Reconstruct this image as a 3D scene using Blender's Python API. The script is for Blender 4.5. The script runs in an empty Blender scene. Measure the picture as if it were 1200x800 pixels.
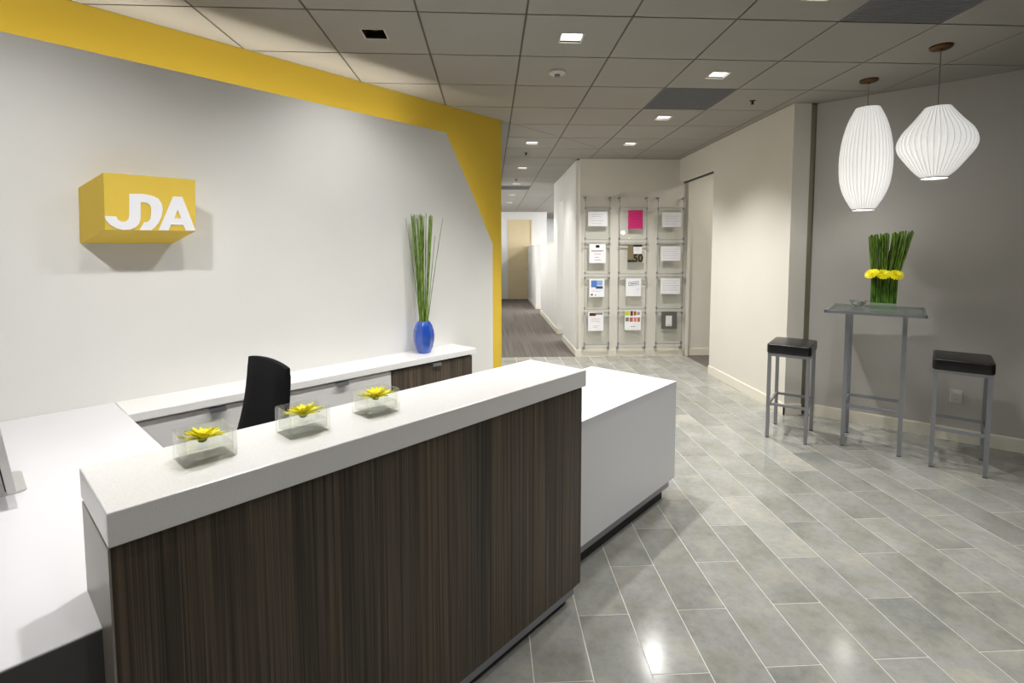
import bpy, bmesh, math, random
from mathutils import Vector, Matrix
random.seed(7)
SC = bpy.context.scene
COL = SC.collection
S2 = math.sqrt(.5)
H = 2.857

# ------------------------------------------------------------------ camera
R = ((0.998709877, -0.0507754360, -0.000660415169),
     (-0.00404406507, -0.0665657059, -0.997773848),
     (0.0506184412, 0.996489268, -0.0666851671))
cam_data = bpy.data.cameras.new('camera')
cam = bpy.data.objects.new('camera', cam_data)
COL.objects.link(cam)
M = Matrix(((R[0][0], -R[1][0], -R[2][0]), (R[0][1], -R[1][1], -R[2][1]), (R[0][2], -R[1][2], -R[2][2]))).to_4x4()
M.translation = (0, 0, 1.5124)
cam.matrix_world = M
cam_data.sensor_width = 36
cam_data.lens = 594.63 / 1200 * 36
cam_data.shift_x = (600 - 604.855) / 1200
cam_data.shift_y = (336.207 - 400) / 1200
cam_data.clip_end = 100
SC.camera = cam

# ------------------------------------------------------------------ world, exposure
world = bpy.data.worlds.new('world')
SC.world = world
world.use_nodes = True
world.node_tree.nodes['Background'].inputs[0].default_value = (.9, .95, 1, 1)
world.node_tree.nodes['Background'].inputs[1].default_value = 0.3
SC.view_settings.view_transform = 'Standard'
SC.view_settings.look = 'None'
SC.view_settings.gamma = 1
SC.view_settings.exposure = 0.08


def lamp(name, kind, loc, energy, color=(1, .985, .965), direction=(0, 0, -1), **kw):
    l = bpy.data.lights.new(name, kind)
    l.energy = energy
    l.color = color
    for k, v in kw.items():
        setattr(l, k, v)
    o = bpy.data.objects.new(name, l)
    COL.objects.link(o)
    o.location = loc
    o.rotation_euler = Vector(direction).to_track_quat('-Z', 'Y').to_euler()
    return o


# ------------------------------------------------------------------ helpers
def uv(u, v, z=0.0):
    return ((u - v) * S2, (u + v) * S2, z)


def srgb(r, g, b):
    f = lambda c: (c / 255 / 12.92) if c / 255 <= .04045 else ((c / 255 + .055) / 1.055) ** 2.4
    return (f(r), f(g), f(b), 1)


def mat(name, col, rough=.6, metal=0, spec=.5, emit=0, coat=0, bump=None, var=None):
    m = bpy.data.materials.new(name)
    m.use_nodes = True
    nt = m.node_tree
    b = nt.nodes['Principled BSDF']
    b.inputs['Base Color'].default_value = col
    b.inputs['Roughness'].default_value = rough
    b.inputs['Metallic'].default_value = metal
    b.inputs['Specular IOR Level'].default_value = spec
    b.inputs['Coat Weight'].default_value = coat
    if emit:
        b.inputs['Emission Color'].default_value = col
        b.inputs['Emission Strength'].default_value = emit
    tc = None
    if bump or var:
        tc = nt.nodes.new('ShaderNodeTexCoord')
    if var:
        n = nt.nodes.new('ShaderNodeTexNoise')
        n.inputs['Scale'].default_value = var[0]
        n.inputs['Detail'].default_value = 5
        nt.links.new(tc.outputs['Object'], n.inputs['Vector'])
        r = nt.nodes.new('ShaderNodeMapRange')
        r.inputs['From Min'].default_value = .3
        r.inputs['From Max'].default_value = .7
        r.inputs['To Min'].default_value = 1 - var[1]
        r.inputs['To Max'].default_value = 1 + var[1]
        nt.links.new(n.outputs['Fac'], r.inputs['Value'])
        mx = nt.nodes.new('ShaderNodeVectorMath')
        mx.operation = 'SCALE'
        mx.inputs[0].default_value = col[:3]
        nt.links.new(r.outputs['Result'], mx.inputs['Scale'])
        nt.links.new(mx.outputs[0], b.inputs['Base Color'])
    if bump:
        n = nt.nodes.new('ShaderNodeTexNoise')
        n.inputs['Scale'].default_value = bump[0]
        n.inputs['Detail'].default_value = 4
        nt.links.new(tc.outputs['Object'], n.inputs['Vector'])
        bp = nt.nodes.new('ShaderNodeBump')
        bp.inputs['Strength'].default_value = bump[1]
        bp.inputs['Distance'].default_value = .002
        nt.links.new(n.outputs['Fac'], bp.inputs['Height'])
        nt.links.new(bp.outputs['Normal'], b.inputs['Normal'])
    return m


def ramp(nt, stops):
    r = nt.nodes.new('ShaderNodeValToRGB')
    e = r.color_ramp.elements
    while len(e) < len(stops):
        e.new(.5)
    for el, (p, c) in zip(e, stops):
        el.position = p
        el.color = c
    return r


def wood_material():
    m = mat('zebrano_laminate', srgb(70, 58, 48), .38, spec=.4)
    nt = m.node_tree
    b = nt.nodes['Principled BSDF']
    tc = nt.nodes.new('ShaderNodeTexCoord')
    sep = nt.nodes.new('ShaderNodeSeparateXYZ')
    nt.links.new(tc.outputs['Object'], sep.inputs[0])
    add = nt.nodes.new('ShaderNodeMath')
    add.operation = 'ADD'
    nt.links.new(sep.outputs[0], add.inputs[0])
    nt.links.new(sep.outputs[1], add.inputs[1])
    cmb = nt.nodes.new('ShaderNodeCombineXYZ')
    nt.links.new(add.outputs[0], cmb.inputs[0])
    nt.links.new(sep.outputs[2], cmb.inputs[2])
    facs = []
    for sx, sz, det in ((75, .6, 3), (330, 1.4, 2), (9, .2, 2)):
        mp = nt.nodes.new('ShaderNodeMapping')
        mp.inputs['Scale'].default_value = (sx, 1, sz)
        nt.links.new(cmb.outputs[0], mp.inputs['Vector'])
        n = nt.nodes.new('ShaderNodeTexNoise')
        n.inputs['Scale'].default_value = 1
        n.inputs['Detail'].default_value = det
        nt.links.new(mp.outputs[0], n.inputs['Vector'])
        facs.append(n)
    r1 = ramp(nt, [(.30, srgb(58, 51, 44)), (.45, srgb(80, 71, 61)), (.58, srgb(102, 91, 77)), (.7, srgb(72, 64, 56))])
    nt.links.new(facs[0].outputs['Fac'], r1.inputs[0])
    r2 = ramp(nt, [(.34, (.42, .42, .42, 1)), (.47, (.95, .95, .95, 1)), (.60, (1.0, 1.0, 1.0, 1)), (.68, (1.9, 1.75, 1.5, 1))])
    nt.links.new(facs[1].outputs['Fac'], r2.inputs[0])
    mx = nt.nodes.new('ShaderNodeMix')
    mx.data_type = 'RGBA'
    mx.blend_type = 'MULTIPLY'
    mx.inputs['Factor'].default_value = .85
    nt.links.new(r1.outputs[0], mx.inputs['A'])
    nt.links.new(r2.outputs[0], mx.inputs['B'])
    r3 = ramp(nt, [(.3, (.75, .78, .85, 1)), (.7, (1.15, 1.05, .95, 1))])
    nt.links.new(facs[2].outputs['Fac'], r3.inputs[0])
    mx2 = nt.nodes.new('ShaderNodeMix')
    mx2.data_type = 'RGBA'
    mx2.blend_type = 'MULTIPLY'
    mx2.inputs['Factor'].default_value = 1
    nt.links.new(mx.outputs['Result'], mx2.inputs['A'])
    nt.links.new(r3.outputs[0], mx2.inputs['B'])
    nt.links.new(mx2.outputs['Result'], b.inputs['Base Color'])
    return m


def plank_material():
    m = mat('grey_stone_tile', srgb(140, 140, 134), .2, spec=.5)
    nt = m.node_tree
    b = nt.nodes['Principled BSDF']
    geo = nt.nodes.new('ShaderNodeNewGeometry')
    oi = nt.nodes.new('ShaderNodeObjectInfo')
    sc = nt.nodes.new('ShaderNodeMath')
    sc.operation = 'MULTIPLY'
    sc.inputs[1].default_value = 37.0
    nt.links.new(oi.outputs['Random'], sc.inputs[0])
    ad = nt.nodes.new('ShaderNodeVectorMath')
    ad.operation = 'ADD'
    nt.links.new(geo.outputs['Position'], ad.inputs[0])
    nt.links.new(sc.outputs[0], ad.inputs[1])
    n1 = nt.nodes.new('ShaderNodeTexNoise')
    n1.inputs['Scale'].default_value = 3.2
    n1.inputs['Detail'].default_value = 5
    n1.inputs['Roughness'].default_value = .55
    n2 = nt.nodes.new('ShaderNodeTexNoise')
    n2.inputs['Scale'].default_value = 30
    n2.inputs['Detail'].default_value = 8
    n2.inputs['Roughness'].default_value = .7
    nt.links.new(ad.outputs[0], n1.inputs['Vector'])
    nt.links.new(ad.outputs[0], n2.inputs['Vector'])
    r1 = ramp(nt, [(.30, srgb(128, 130, 126)), (.44, srgb(147, 146, 137)), (.53, srgb(150, 151, 147)), (.68, srgb(166, 163, 152))])
    nt.links.new(n1.outputs['Fac'], r1.inputs[0])
    r2 = ramp(nt, [(.3, (.86, .86, .86, 1)), (.5, (1, 1, 1, 1)), (.75, (1.12, 1.11, 1.06, 1))])
    nt.links.new(n2.outputs['Fac'], r2.inputs[0])
    mx = nt.nodes.new('ShaderNodeMix')
    mx.data_type = 'RGBA'
    mx.blend_type = 'MULTIPLY'
    mx.inputs['Factor'].default_value = 1
    nt.links.new(r1.outputs[0], mx.inputs['A'])
    nt.links.new(r2.outputs[0], mx.inputs['B'])
    mr = nt.nodes.new('ShaderNodeMapRange')
    mr.inputs['To Min'].default_value = .86
    mr.inputs['To Max'].default_value = 1.10
    nt.links.new(oi.outputs['Random'], mr.inputs['Value'])
    sc2 = nt.nodes.new('ShaderNodeVectorMath')
    sc2.operation = 'SCALE'
    nt.links.new(mx.outputs['Result'], sc2.inputs[0])
    nt.links.new(mr.outputs[0], sc2.inputs['Scale'])
    nt.links.new(sc2.outputs[0], b.inputs['Base Color'])
    rr = nt.nodes.new('ShaderNodeMapRange')
    rr.inputs['To Min'].default_value = .07
    rr.inputs['To Max'].default_value = .24
    nt.links.new(n2.outputs['Fac'], rr.inputs['Value'])
    nt.links.new(rr.outputs[0], b.inputs['Roughness'])
    return m


def quartz_material():
    m = mat('speckled_quartz', srgb(232, 231, 227), .28, spec=.5)
    nt = m.node_tree
    b = nt.nodes['Principled BSDF']
    tc = nt.nodes.new('ShaderNodeTexCoord')
    n = nt.nodes.new('ShaderNodeTexNoise')
    n.inputs['Scale'].default_value = 420
    n.inputs['Detail'].default_value = 2
    nt.links.new(tc.outputs['Object'], n.inputs['Vector'])
    r = ramp(nt, [(.25, srgb(212, 210, 208)), (.38, srgb(240, 239, 238)), (.6, srgb(246, 245, 244)), (.75, srgb(251, 251, 250))])
    nt.links.new(n.outputs['Fac'], r.inputs[0])
    nt.links.new(r.outputs[0], b.inputs['Base Color'])
    return m


def carpet_material():
    m = mat('striped_carpet', srgb(105, 99, 92), .95, spec=.1)
    nt = m.node_tree
    b = nt.nodes['Principled BSDF']
    geo = nt.nodes.new('ShaderNodeNewGeometry')
    mp = nt.nodes.new('ShaderNodeMapping')
    mp.inputs['Scale'].default_value = (120, .45, 1)
    nt.links.new(geo.outputs['Position'], mp.inputs['Vector'])
    n = nt.nodes.new('ShaderNodeTexNoise')
    n.inputs['Scale'].default_value = 1
    n.inputs['Detail'].default_value = 4
    nt.links.new(mp.outputs[0], n.inputs['Vector'])
    r = ramp(nt, [(.33, srgb(88, 82, 77)), (.5, srgb(106, 100, 94)), (.66, srgb(126, 119, 112))])
    nt.links.new(n.outputs['Fac'], r.inputs[0])
    nt.links.new(r.outputs[0], b.inputs['Base Color'])
    return m


def stem_material(name, c1, c2):
    m = mat(name, c1, .45, spec=.4)
    nt = m.node_tree
    b = nt.nodes['Principled BSDF']
    tc = nt.nodes.new('ShaderNodeTexCoord')
    mp = nt.nodes.new('ShaderNodeMapping')
    mp.inputs['Scale'].default_value = (60, 60, 14)
    nt.links.new(tc.outputs['Object'], mp.inputs['Vector'])
    n = nt.nodes.new('ShaderNodeTexNoise')
    n.inputs['Scale'].default_value = 1
    nt.links.new(mp.outputs[0], n.inputs['Vector'])
    r = ramp(nt, [(.35, c1), (.65, c2)])
    nt.links.new(n.outputs['Fac'], r.inputs[0])
    nt.links.new(r.outputs[0], b.inputs['Base Color'])
    return m


def glass_material(name, tint, clear, rough=0.0, ior=1.45):
    """glass that lets `clear` of the light straight through (bright soft shadow, as thin clear glass has)"""
    m = bpy.data.materials.new(name)
    m.use_nodes = True
    nt = m.node_tree
    nt.nodes.clear()
    out = nt.nodes.new('ShaderNodeOutputMaterial')
    g = nt.nodes.new('ShaderNodeBsdfGlass')
    g.inputs['Color'].default_value = tint
    g.inputs['Roughness'].default_value = rough
    g.inputs['IOR'].default_value = ior
    t = nt.nodes.new('ShaderNodeBsdfTransparent')
    t.inputs['Color'].default_value = tint
    mx = nt.nodes.new('ShaderNodeMixShader')
    mx.inputs[0].default_value = clear
    nt.links.new(g.outputs[0], mx.inputs[1])
    nt.links.new(t.outputs[0], mx.inputs[2])
    nt.links.new(mx.outputs[0], out.inputs[0])
    return m


def sheet_glass_material(name, tint):
    m = bpy.data.materials.new(name)
    m.use_nodes = True
    nt = m.node_tree
    nt.nodes.clear()
    out = nt.nodes.new('ShaderNodeOutputMaterial')
    g = nt.nodes.new('ShaderNodeBsdfGlossy')
    g.inputs['Roughness'].default_value = .03
    t = nt.nodes.new('ShaderNodeBsdfTransparent')
    t.inputs['Color'].default_value = tint
    lw = nt.nodes.new('ShaderNodeLayerWeight')
    pw = nt.nodes.new('ShaderNodeMath')
    pw.operation = 'POWER'
    pw.inputs[1].default_value = 4
    nt.links.new(lw.outputs['Facing'], pw.inputs[0])
    f = nt.nodes.new('ShaderNodeMapRange')
    f.inputs['To Min'].default_value = .035
    f.inputs['To Max'].default_value = .6
    nt.links.new(pw.outputs[0], f.inputs['Value'])
    mx = nt.nodes.new('ShaderNodeMixShader')
    nt.links.new(f.outputs[0], mx.inputs[0])
    nt.links.new(t.outputs[0], mx.inputs[1])
    nt.links.new(g.outputs[0], mx.inputs[2])
    nt.links.new(mx.outputs[0], out.inputs[0])
    return m


def dish_glass_material(name, tint, bend):
    m = sheet_glass_material(name, tint)
    nt = m.node_tree
    out = next(n for n in nt.nodes if n.type == 'OUTPUT_MATERIAL')
    src = out.inputs[0].links[0].from_socket
    g = nt.nodes.new('ShaderNodeBsdfGlass')
    g.inputs['Color'].default_value = tint
    g.inputs['IOR'].default_value = 1.45
    mx = nt.nodes.new('ShaderNodeMixShader')
    mx.inputs[0].default_value = bend
    nt.links.new(src, mx.inputs[1])
    nt.links.new(g.outputs[0], mx.inputs[2])
    nt.links.new(mx.outputs[0], out.inputs[0])
    return m


MT = dict(
    wall_white=mat('white_wall_paint', srgb(234, 233, 229), .85, bump=(180, .15), var=(1.5, .015)),
    wall_warm=mat('warm_white_wall_paint', srgb(222, 218, 208), .85, bump=(180, .15), var=(1.5, .015)),
    wall_grey=mat('grey_wall_paint', srgb(188, 185, 180), .85, bump=(180, .15), var=(1.5, .015)),
    yellow=mat('yellow_wall_paint', srgb(206, 175, 54), .8, bump=(180, .12), var=(1.5, .015)),
    sign_yellow=mat('yellow_sign_paint', srgb(224, 192, 70), .6, var=(3, .01)),
    sign_white=mat('white_sign_letter', srgb(238, 238, 242), .6, var=(3, .01)),
    ceiling=mat('ceiling_tile_fibre', srgb(152, 148, 140), .95, bump=(300, .35), var=(2, .02)),
    grid=mat('ceiling_grid_metal', srgb(88, 84, 78), .7, var=(3, .03)),
    grille=mat('grey_air_grille', srgb(120, 120, 122), .8, var=(20, .05)),
    base=mat('cream_baseboard', srgb(232, 227, 212), .5, var=(3, .02)),
    grout=mat('pale_grout', srgb(208, 206, 198), .8, var=(30, .05)),
    plank=plank_material(), carpet=carpet_material(), wood=wood_material(), quartz=quartz_material(),
    desk=mat('white_solid_surface', srgb(229, 229, 232), .3, var=(2, .008)),
    drawer=mat('white_drawer_laminate', srgb(222, 221, 220), .35, var=(2, .01)),
    silver=mat('brushed_aluminium', srgb(160, 162, 170), .38, .85, var=(8, .04)),
    steel=mat('satin_steel_paint', srgb(152, 154, 160), .35, .55, var=(8, .03)),
    chrome=mat('polished_chrome', srgb(205, 206, 208), .12, 1, var=(8, .02)),
    dark=mat('dark_shadow_gap', srgb(38, 36, 35), .6, var=(8, .05)),
    leather=mat('black_leather', srgb(24, 22, 22), .32, spec=.5, bump=(220, .25), var=(20, .1)),
    fabric=mat('black_chair_fabric', srgb(12, 12, 15), .85, spec=.2, bump=(500, .5), var=(40, .1)),
    plastic=mat('black_plastic', srgb(22, 22, 24), .4, var=(20, .05)),
    alu=mat('silver_display_edge', srgb(205, 204, 202), .35, .3, var=(8, .02)),
    screen=mat('dark_screen_back', srgb(36, 26, 32), .25, var=(8, .05)),
    blue=mat('cobalt_blue_glaze', srgb(38, 84, 186), .12, spec=.7, coat=.6, var=(14, .12)),
    petal=mat('yellow_petal', srgb(255, 246, 14), .6, var=(30, .03)),
    disc=mat('flower_disc', srgb(246, 206, 10), .8, var=(200, .2)),
    sepal=mat('green_sepal', srgb(110, 150, 40), .6, var=(40, .1)),
    stem=stem_material('green_reed_stem', srgb(74, 108, 34), srgb(146, 174, 80)),
    stem2=stem_material('dark_green_grass_stem', srgb(48, 82, 22), srgb(118, 150, 56)),
    brass=mat('bronze_canopy', srgb(92, 66, 38), .45, .7, var=(20, .08)),
    shade=mat('white_lantern_skin', srgb(246, 245, 242), .7, emit=.62, var=(6, .02)),
    rib=mat('lantern_wire', srgb(150, 150, 150), .6, emit=.08, var=(6, .02)),
    cord=mat('lamp_cord', srgb(120, 118, 116), .6, var=(6, .05)),
    lens=mat('frosted_light_lens', (1, .97, .93, 1), .5, emit=5, var=(4, .01)),
    trim=mat('light_trim', srgb(190, 186, 178), .6, var=(4, .03)),
    bronze=mat('bronze_reflector', srgb(62, 54, 34), .3, .8, var=(30, .1)),
    white_plastic=mat('white_plastic', srgb(205, 203, 198), .5, var=(8, .02)),
    maple=mat('pale_maple_door', srgb(226, 208, 168), .5, var=(3, .03)),
    paper=mat('white_paper', srgb(236, 236, 240), .9, var=(8, .01)),
    ink=mat('grey_print', srgb(150, 150, 155), .9, var=(8, .02)),
    black=mat('black_print', srgb(34, 32, 32), .9, var=(8, .05)),
    olive=mat('olive_edge_trim', srgb(150, 147, 124), .8, var=(8, .03)),
    acrylic=sheet_glass_material('clear_acrylic_sheet', (.985, .992, .988, 1)),
    bowl=dish_glass_material('clear_thick_glass', (.99, .998, .975, 1), .08),
    water=dish_glass_material('water', (.995, 1, .993, 1), .03),
    tableglass=glass_material('frosted_green_glass', (.93, .965, .955, 1), .35, .2),
)


def flat(name, rgb, rough=.9):
    return mat(name, srgb(*rgb), rough, var=(9, .03))


class MB:
    def __init__(self):
        self.v, self.f = [], []

    def add(self, vs, fs):
        o = len(self.v)
        self.v += [tuple(p) for p in vs]
        self.f += [tuple(i + o for i in f) for f in fs]
        return self

    def box(self, x0, x1, y0, y1, z0, z1):
        vs = [(x, y, z) for z in (z0, z1) for y in (y0, y1) for x in (x0, x1)]
        return self.add(vs, [(0, 2, 3, 1), (4, 5, 7, 6), (0, 1, 5, 4), (2, 6, 7, 3), (0, 4, 6, 2), (1, 3, 7, 5)])

    def prism(self, poly, z0, z1):
        n = len(poly)
        vs = [(x, y, z0) for x, y in poly] + [(x, y, z1) for x, y in poly]
        fs = [tuple(range(n - 1, -1, -1)), tuple(range(n, 2 * n))]
        fs += [(i, (i + 1) % n, n + (i + 1) % n, n + i) for i in range(n)]
        return self.add(vs, fs)

    def lathe(self, prof, n=24, cx=0, cy=0, capb=True, capt=True):
        vs = []
        for r, z in prof:
            for i in range(n):
                a = 2 * math.pi * i / n
                vs.append((cx + r * math.cos(a), cy + r * math.sin(a), z))
        fs = []
        for k in range(len(prof) - 1):
            for i in range(n):
                j = (i + 1) % n
                fs.append((k * n + i, k * n + j, (k + 1) * n + j, (k + 1) * n + i))
        if capb:
            fs.append(tuple(range(n - 1, -1, -1)))
        if capt:
            fs.append(tuple(range((len(prof) - 1) * n, len(prof) * n)))
        return self.add(vs, fs)

    def tube(self, pts, r, n=6, closed=False):
        pts = [Vector(p) for p in pts]
        rs = r if isinstance(r, (list, tuple)) else [r] * len(pts)
        vs = []
        m = len(pts)
        for k, p in enumerate(pts):
            if closed:
                d = pts[(k + 1) % m] - pts[k - 1]
            else:
                d = pts[min(k + 1, m - 1)] - pts[max(k - 1, 0)]
            d.normalize()
            a = Vector((0, 0, 1)) if abs(d.z) < .9 else Vector((1, 0, 0))
            s = d.cross(a).normalized()
            t = d.cross(s).normalized()
            for i in range(n):
                an = 2 * math.pi * i / n
                vs.append(p + (s * math.cos(an) + t * math.sin(an)) * rs[k])
        fs = []
        for k in range(m if closed else m - 1):
            for i in range(n):
                j = (i + 1) % n
                k2 = (k + 1) % m
                fs.append((k * n + i, k * n + j, k2 * n + j, k2 * n + i))
        if not closed:
            fs.append(tuple(range(n)))
            fs.append(tuple(range((m - 1) * n, m * n)))
        return self.add(vs, fs)

    def mesh(self, name, m, smooth=False, bevel=0, seg=2):
        me = bpy.data.meshes.new(name)
        me.from_pydata(self.v, [], self.f)
        bm = bmesh.new()
        bm.from_mesh(me)
        bmesh.ops.recalc_face_normals(bm, faces=bm.faces)
        if bevel:
            es = [e for e in bm.edges if len(e.link_faces) == 2 and e.calc_face_angle(0) > .5]
            bmesh.ops.bevel(bm, geom=es, offset=bevel, segments=seg, affect='EDGES', profile=.5)
        if smooth:
            for f in bm.faces:
                f.smooth = True
            for e in bm.edges:
                if len(e.link_faces) == 2 and e.calc_face_angle(0) > .7:
                    e.smooth = False
        bm.to_mesh(me)
        bm.free()
        me.materials.append(m)
        return me

    def build(self, name, m, parent=None, smooth=False, bevel=0, seg=2):
        return link(name, self.mesh(name, m, smooth, bevel, seg), parent)


def link(name, me, parent=None, loc=None, rotz=None):
    o = bpy.data.objects.new(name, me)
    COL.objects.link(o)
    if parent:
        o.parent = parent
    if loc:
        o.location = loc
    if rotz is not None:
        o.rotation_euler = (0, 0, rotz)
    return o


def tag(o, label, cat, group=None):
    o['label'] = label
    o['category'] = cat
    if group:
        o['group'] = group
    return o


def thing(name, label, cat, loc=(0, 0, 0), rotz=0, group=None):
    o = bpy.data.objects.new(name, None)
    COL.objects.link(o)
    o.location = loc
    o.rotation_euler = (0, 0, rotz)
    o.empty_display_size = .05
    return tag(o, label, cat, group)


def struct(o):
    o['kind'] = 'structure'
    return o


def copy_tree(o, parent=None):
    c = o.copy()
    COL.objects.link(c)
    c.parent = parent
    for ch in list(o.children):
        copy_tree(ch, c)
    return c


A45 = math.pi / 4
WF = 1.325      # desk front plane (v)
VW = 3.334      # white feature wall face (v)
VY = 3.642      # yellow wall face (v)
G0 = Vector((3.064, 4.45))
GT = Vector((.7297, -.6838)).normalized()
GN = Vector((GT.y, -GT.x))      # points to the room
if GN.dot(Vector((0, 0)) - G0) < 0:
    GN = -GN


def gpt(s, d=0):
    p = G0 + GT * s + GN * d
    return (p.x, p.y)


# ------------------------------------------------------------------ walls
struct(MB().prism([uv(-2.1, VY)[:2], (.115, 5.265), (.0, 5.40), uv(-2.1, VY + .15)[:2]], 0, H).build('wall_left', MT['yellow']))
# white feature panel in front of the yellow wall, chamfered top right corner
PZ = 2.52
poly = [(-2.0, 0), (3.365, 0), (3.365, 1.60), (3.127, 2.016), (2.815, PZ), (-2.0, PZ)]
fv = []
for vv in (VW, VW + .06):
    fv += [uv(u, vv, z) for u, z in poly]
n = len(poly)
fw = MB().add(fv, [tuple(range(n)), tuple(range(2 * n - 1, n - 1, -1))] + [(i, (i + 1) % n, n + (i + 1) % n, n + i) for i in range(n)])
struct(fw.build('wall_feature', MT['wall_white']))
# hall left side and far end
struct(MB().box(0, .10, 5.42, 16.7, 0, H).build('wall_hall_left', MT['wall_white']))
ZF = 2.9
struct(MB().box(-.2, .58, 16.7, 16.85, 0, ZF).box(1.37, 1.86, 16.7, 16.85, 0, ZF).box(.58, 1.37, 16.7, 16.85, 2.6, ZF).build('wall_hall_end', MT['wall_white']))
# display wall
struct(MB().box(1.29, 3.1, 7.30, 7.42, 0, H).box(3.1, 6, 7.30, 7.42, 0, H).build('wall_back', MT['wall_warm']))
# hall right side: doorway then low walls
ZL = 1.72
struct(MB().box(1.25, 1.37, 7.42, 8.65, 0, H).box(1.25, 1.37, 8.65, 9.4, 2.42, H).box(1.25, 1.37, 9.4, 9.98, 0, H)
       .box(1.25, 1.37, 9.98, 12.56, 0, ZL).box(1.23, 1.36, 13.63, 16.7, 0, ZL).build('wall_hall_right', MT['wall_white']))
# right wall with the opening
struct(MB().box(2.74, 2.90, 4.53, 6.17, 0, H).box(2.74, 2.90, 6.17, 7.30, 2.535, H).build('wall_right', MT['wall_warm']))
g0, g1 = gpt(-.14), gpt(4.6)
b0, b1 = gpt(-.14, -.12), gpt(4.6, -.12)
struct(MB().prism([g0, g1, b1, b0], 0, H).build('wall_right_grey', MT['wall_grey']))
struct(MB().box(2.902, 3.02, 4.565, 4.60, 0, H).build('trim_1', MT['olive']))
# rooms out of frame
struct(MB().prism([uv(-2.1, VY)[:2], uv(-2.1, VY + .12)[:2], (-4.3, -3), (-4.12, -3)], 0, H).build('wall_side_left', MT['wall_warm']))
struct(MB().box(-4.3, 6.5, -3.1, -3, 0, H).build('wall_rear', MT['wall_warm']))
struct(MB().box(6.42, 6.55, -3, 1.6, 0, H).build('wall_side_right', MT['wall_grey']))
struct(MB().box(5.0, 5.1, 5.0, 7.3, 0, H).build('wall_side_room', MT['wall_warm']))
struct(MB().box(4.6, 4.7, 7.42, 20, 0, ZF).box(1.3, 4.7, 20, 20.1, 0, ZF).build('wall_office', MT['wall_white']))

# baseboards
BH = .10


def baseboard(name, a, b, d=.012, h=BH):
    a, b = Vector(a), Vector(b)
    t = (b - a).normalized()
    nn = Vector((t.y, -t.x)) * d
    return struct(MB().prism([tuple(a), tuple(b), tuple(b + nn), tuple(a + nn)], 0, h).prism([tuple(a), tuple(b), tuple(b + nn * .5), tuple(a + nn * .5)], h, h + .006).build(name, MT['base']))


baseboard('baseboard_back', (1.25, 7.30), (2.84, 7.30))
baseboard('baseboard_hall_right', (1.25, 8.65), (1.25, 7.29))
baseboard('baseboard_hall_right', (1.25, 12.56), (1.25, 9.4))
baseboard('baseboard_hall_right', (1.25, 9.4), (1.37, 9.4))
baseboard('baseboard_hall_right', (1.23, 16.7), (1.23, 13.63))
baseboard('baseboard_hall_right', (1.22, 13.63), (1.36, 13.63))
baseboard('baseboard_right', (2.74, 6.17), (2.74, 4.518))
baseboard('baseboard_column', (2.728, 4.53), (2.90, 4.53))
baseboard('baseboard_grey', gpt(-.14), gpt(4.6))
baseboard('baseboard_side_room', (2.92, 7.30), (5.0, 7.30))
struct(MB().box(.1, 1.25, 16.68, 16.7, 0, .02).build('baseboard_hall_end', MT['base']))
# opening trims: jamb beside the display wall and dark sliding track in the head
struct(MB().box(2.86, 2.90, 7.25, 7.298, 0, 2.535).build('trim_2', MT['wall_warm'], bevel=.003))
struct(MB().box(2.80, 2.84, 6.17, 7.30, 2.522, 2.535).build('trim_3', MT['dark']))
# white cap on the low hall walls
struct(MB().box(1.24, 1.38, 9.98, 12.57, ZL, ZL + .015).box(1.22, 1.37, 13.62, 16.7, ZL, ZL + .015).build('trim_4', MT['wall_white']))

# far door
d = thing('door_1', 'pale maple door at the far end of the hall', 'door', (.975, 16.72, 0))
del d['label'], d['category']
struct(d)
MB().box(-.35, .35, -.02, .02, .005, 2.56).build('door_leaf', MT['maple'], d)
MB().box(-.395, -.35, -.04, .06, 0, 2.60).box(.35, .395, -.04, .06, 0, 2.60).box(-.35, .35, -.04, .06, 2.56, 2.60).build('door_frame', MT['maple'], d)
MB().tube([(.28, -.02, 1.0), (.28, -.07, 1.0), (.18, -.07, 1.0)], .01).build('door_handle', MT['chrome'], d, smooth=True)


# ------------------------------------------------------------------ clipping for tiles
def clip(poly, planes):
    for (a, b, c) in planes:         # keep a*x+b*y<=c
        out = []
        for i in range(len(poly)):
            p, q = poly[i], poly[(i + 1) % len(poly)]
            dp, dq = a * p[0] + b * p[1] - c, a * q[0] + b * q[1] - c
            if dp <= 0:
                out.append(p)
            if dp * dq < 0:
                t = dp / (dp - dq)
                out.append((p[0] + (q[0] - p[0]) * t, p[1] + (q[1] - p[1]) * t))
        poly = out
        if len(poly) < 3:
            return []
    ar = abs(sum(poly[i][0] * poly[(i + 1) % len(poly)][1] - poly[(i + 1) % len(poly)][0] * poly[i][1] for i in range(len(poly)))) / 2
    return poly if ar > 4e-4 else []


e = .003
L = (-S2, S2, VY - e)
GRAY = (-GN.x, -GN.y, -GN.dot(G0) - e)
LOBBY = [[(0, 1, 4.53), L, GRAY, (-1, 0, 4.1), (1, 0, 6.4), (0, -1, 3)],
         [(0, -1, -4.53), (0, 1, 7.30 - e), L, (1, 0, 2.74 - e)],
         [(0, -1, -6.172), (0, 1, 7.298), (-1, 0, -2.737), (1, 0, 2.868)],
         [(0, -1, -5.27), (0, 1, 7.30 - e), (S2, -S2, -VY - e), (-1, 0, -.118)]]
HALL = [[(0, -1, -7.30), (0, 1, 16.69), (-1, 0, -.118), (1, 0, 1.25 - e)]]
HALL2 = [[(0, -1, -7.43), (0, 1, 19.9), (-1, 0, -1.38), (1, 0, 4.6)], [(0, -1, -9.985), (0, 1, 16.69), (-1, 0, -1.247), (1, 0, 1.38)]]
SIDE = [[(0, -1, -4.8), (0, 1, 7.29), (-1, 0, -2.905), (1, 0, 5), (GN.x, GN.y, GN.dot(G0) - .13)]]


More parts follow.
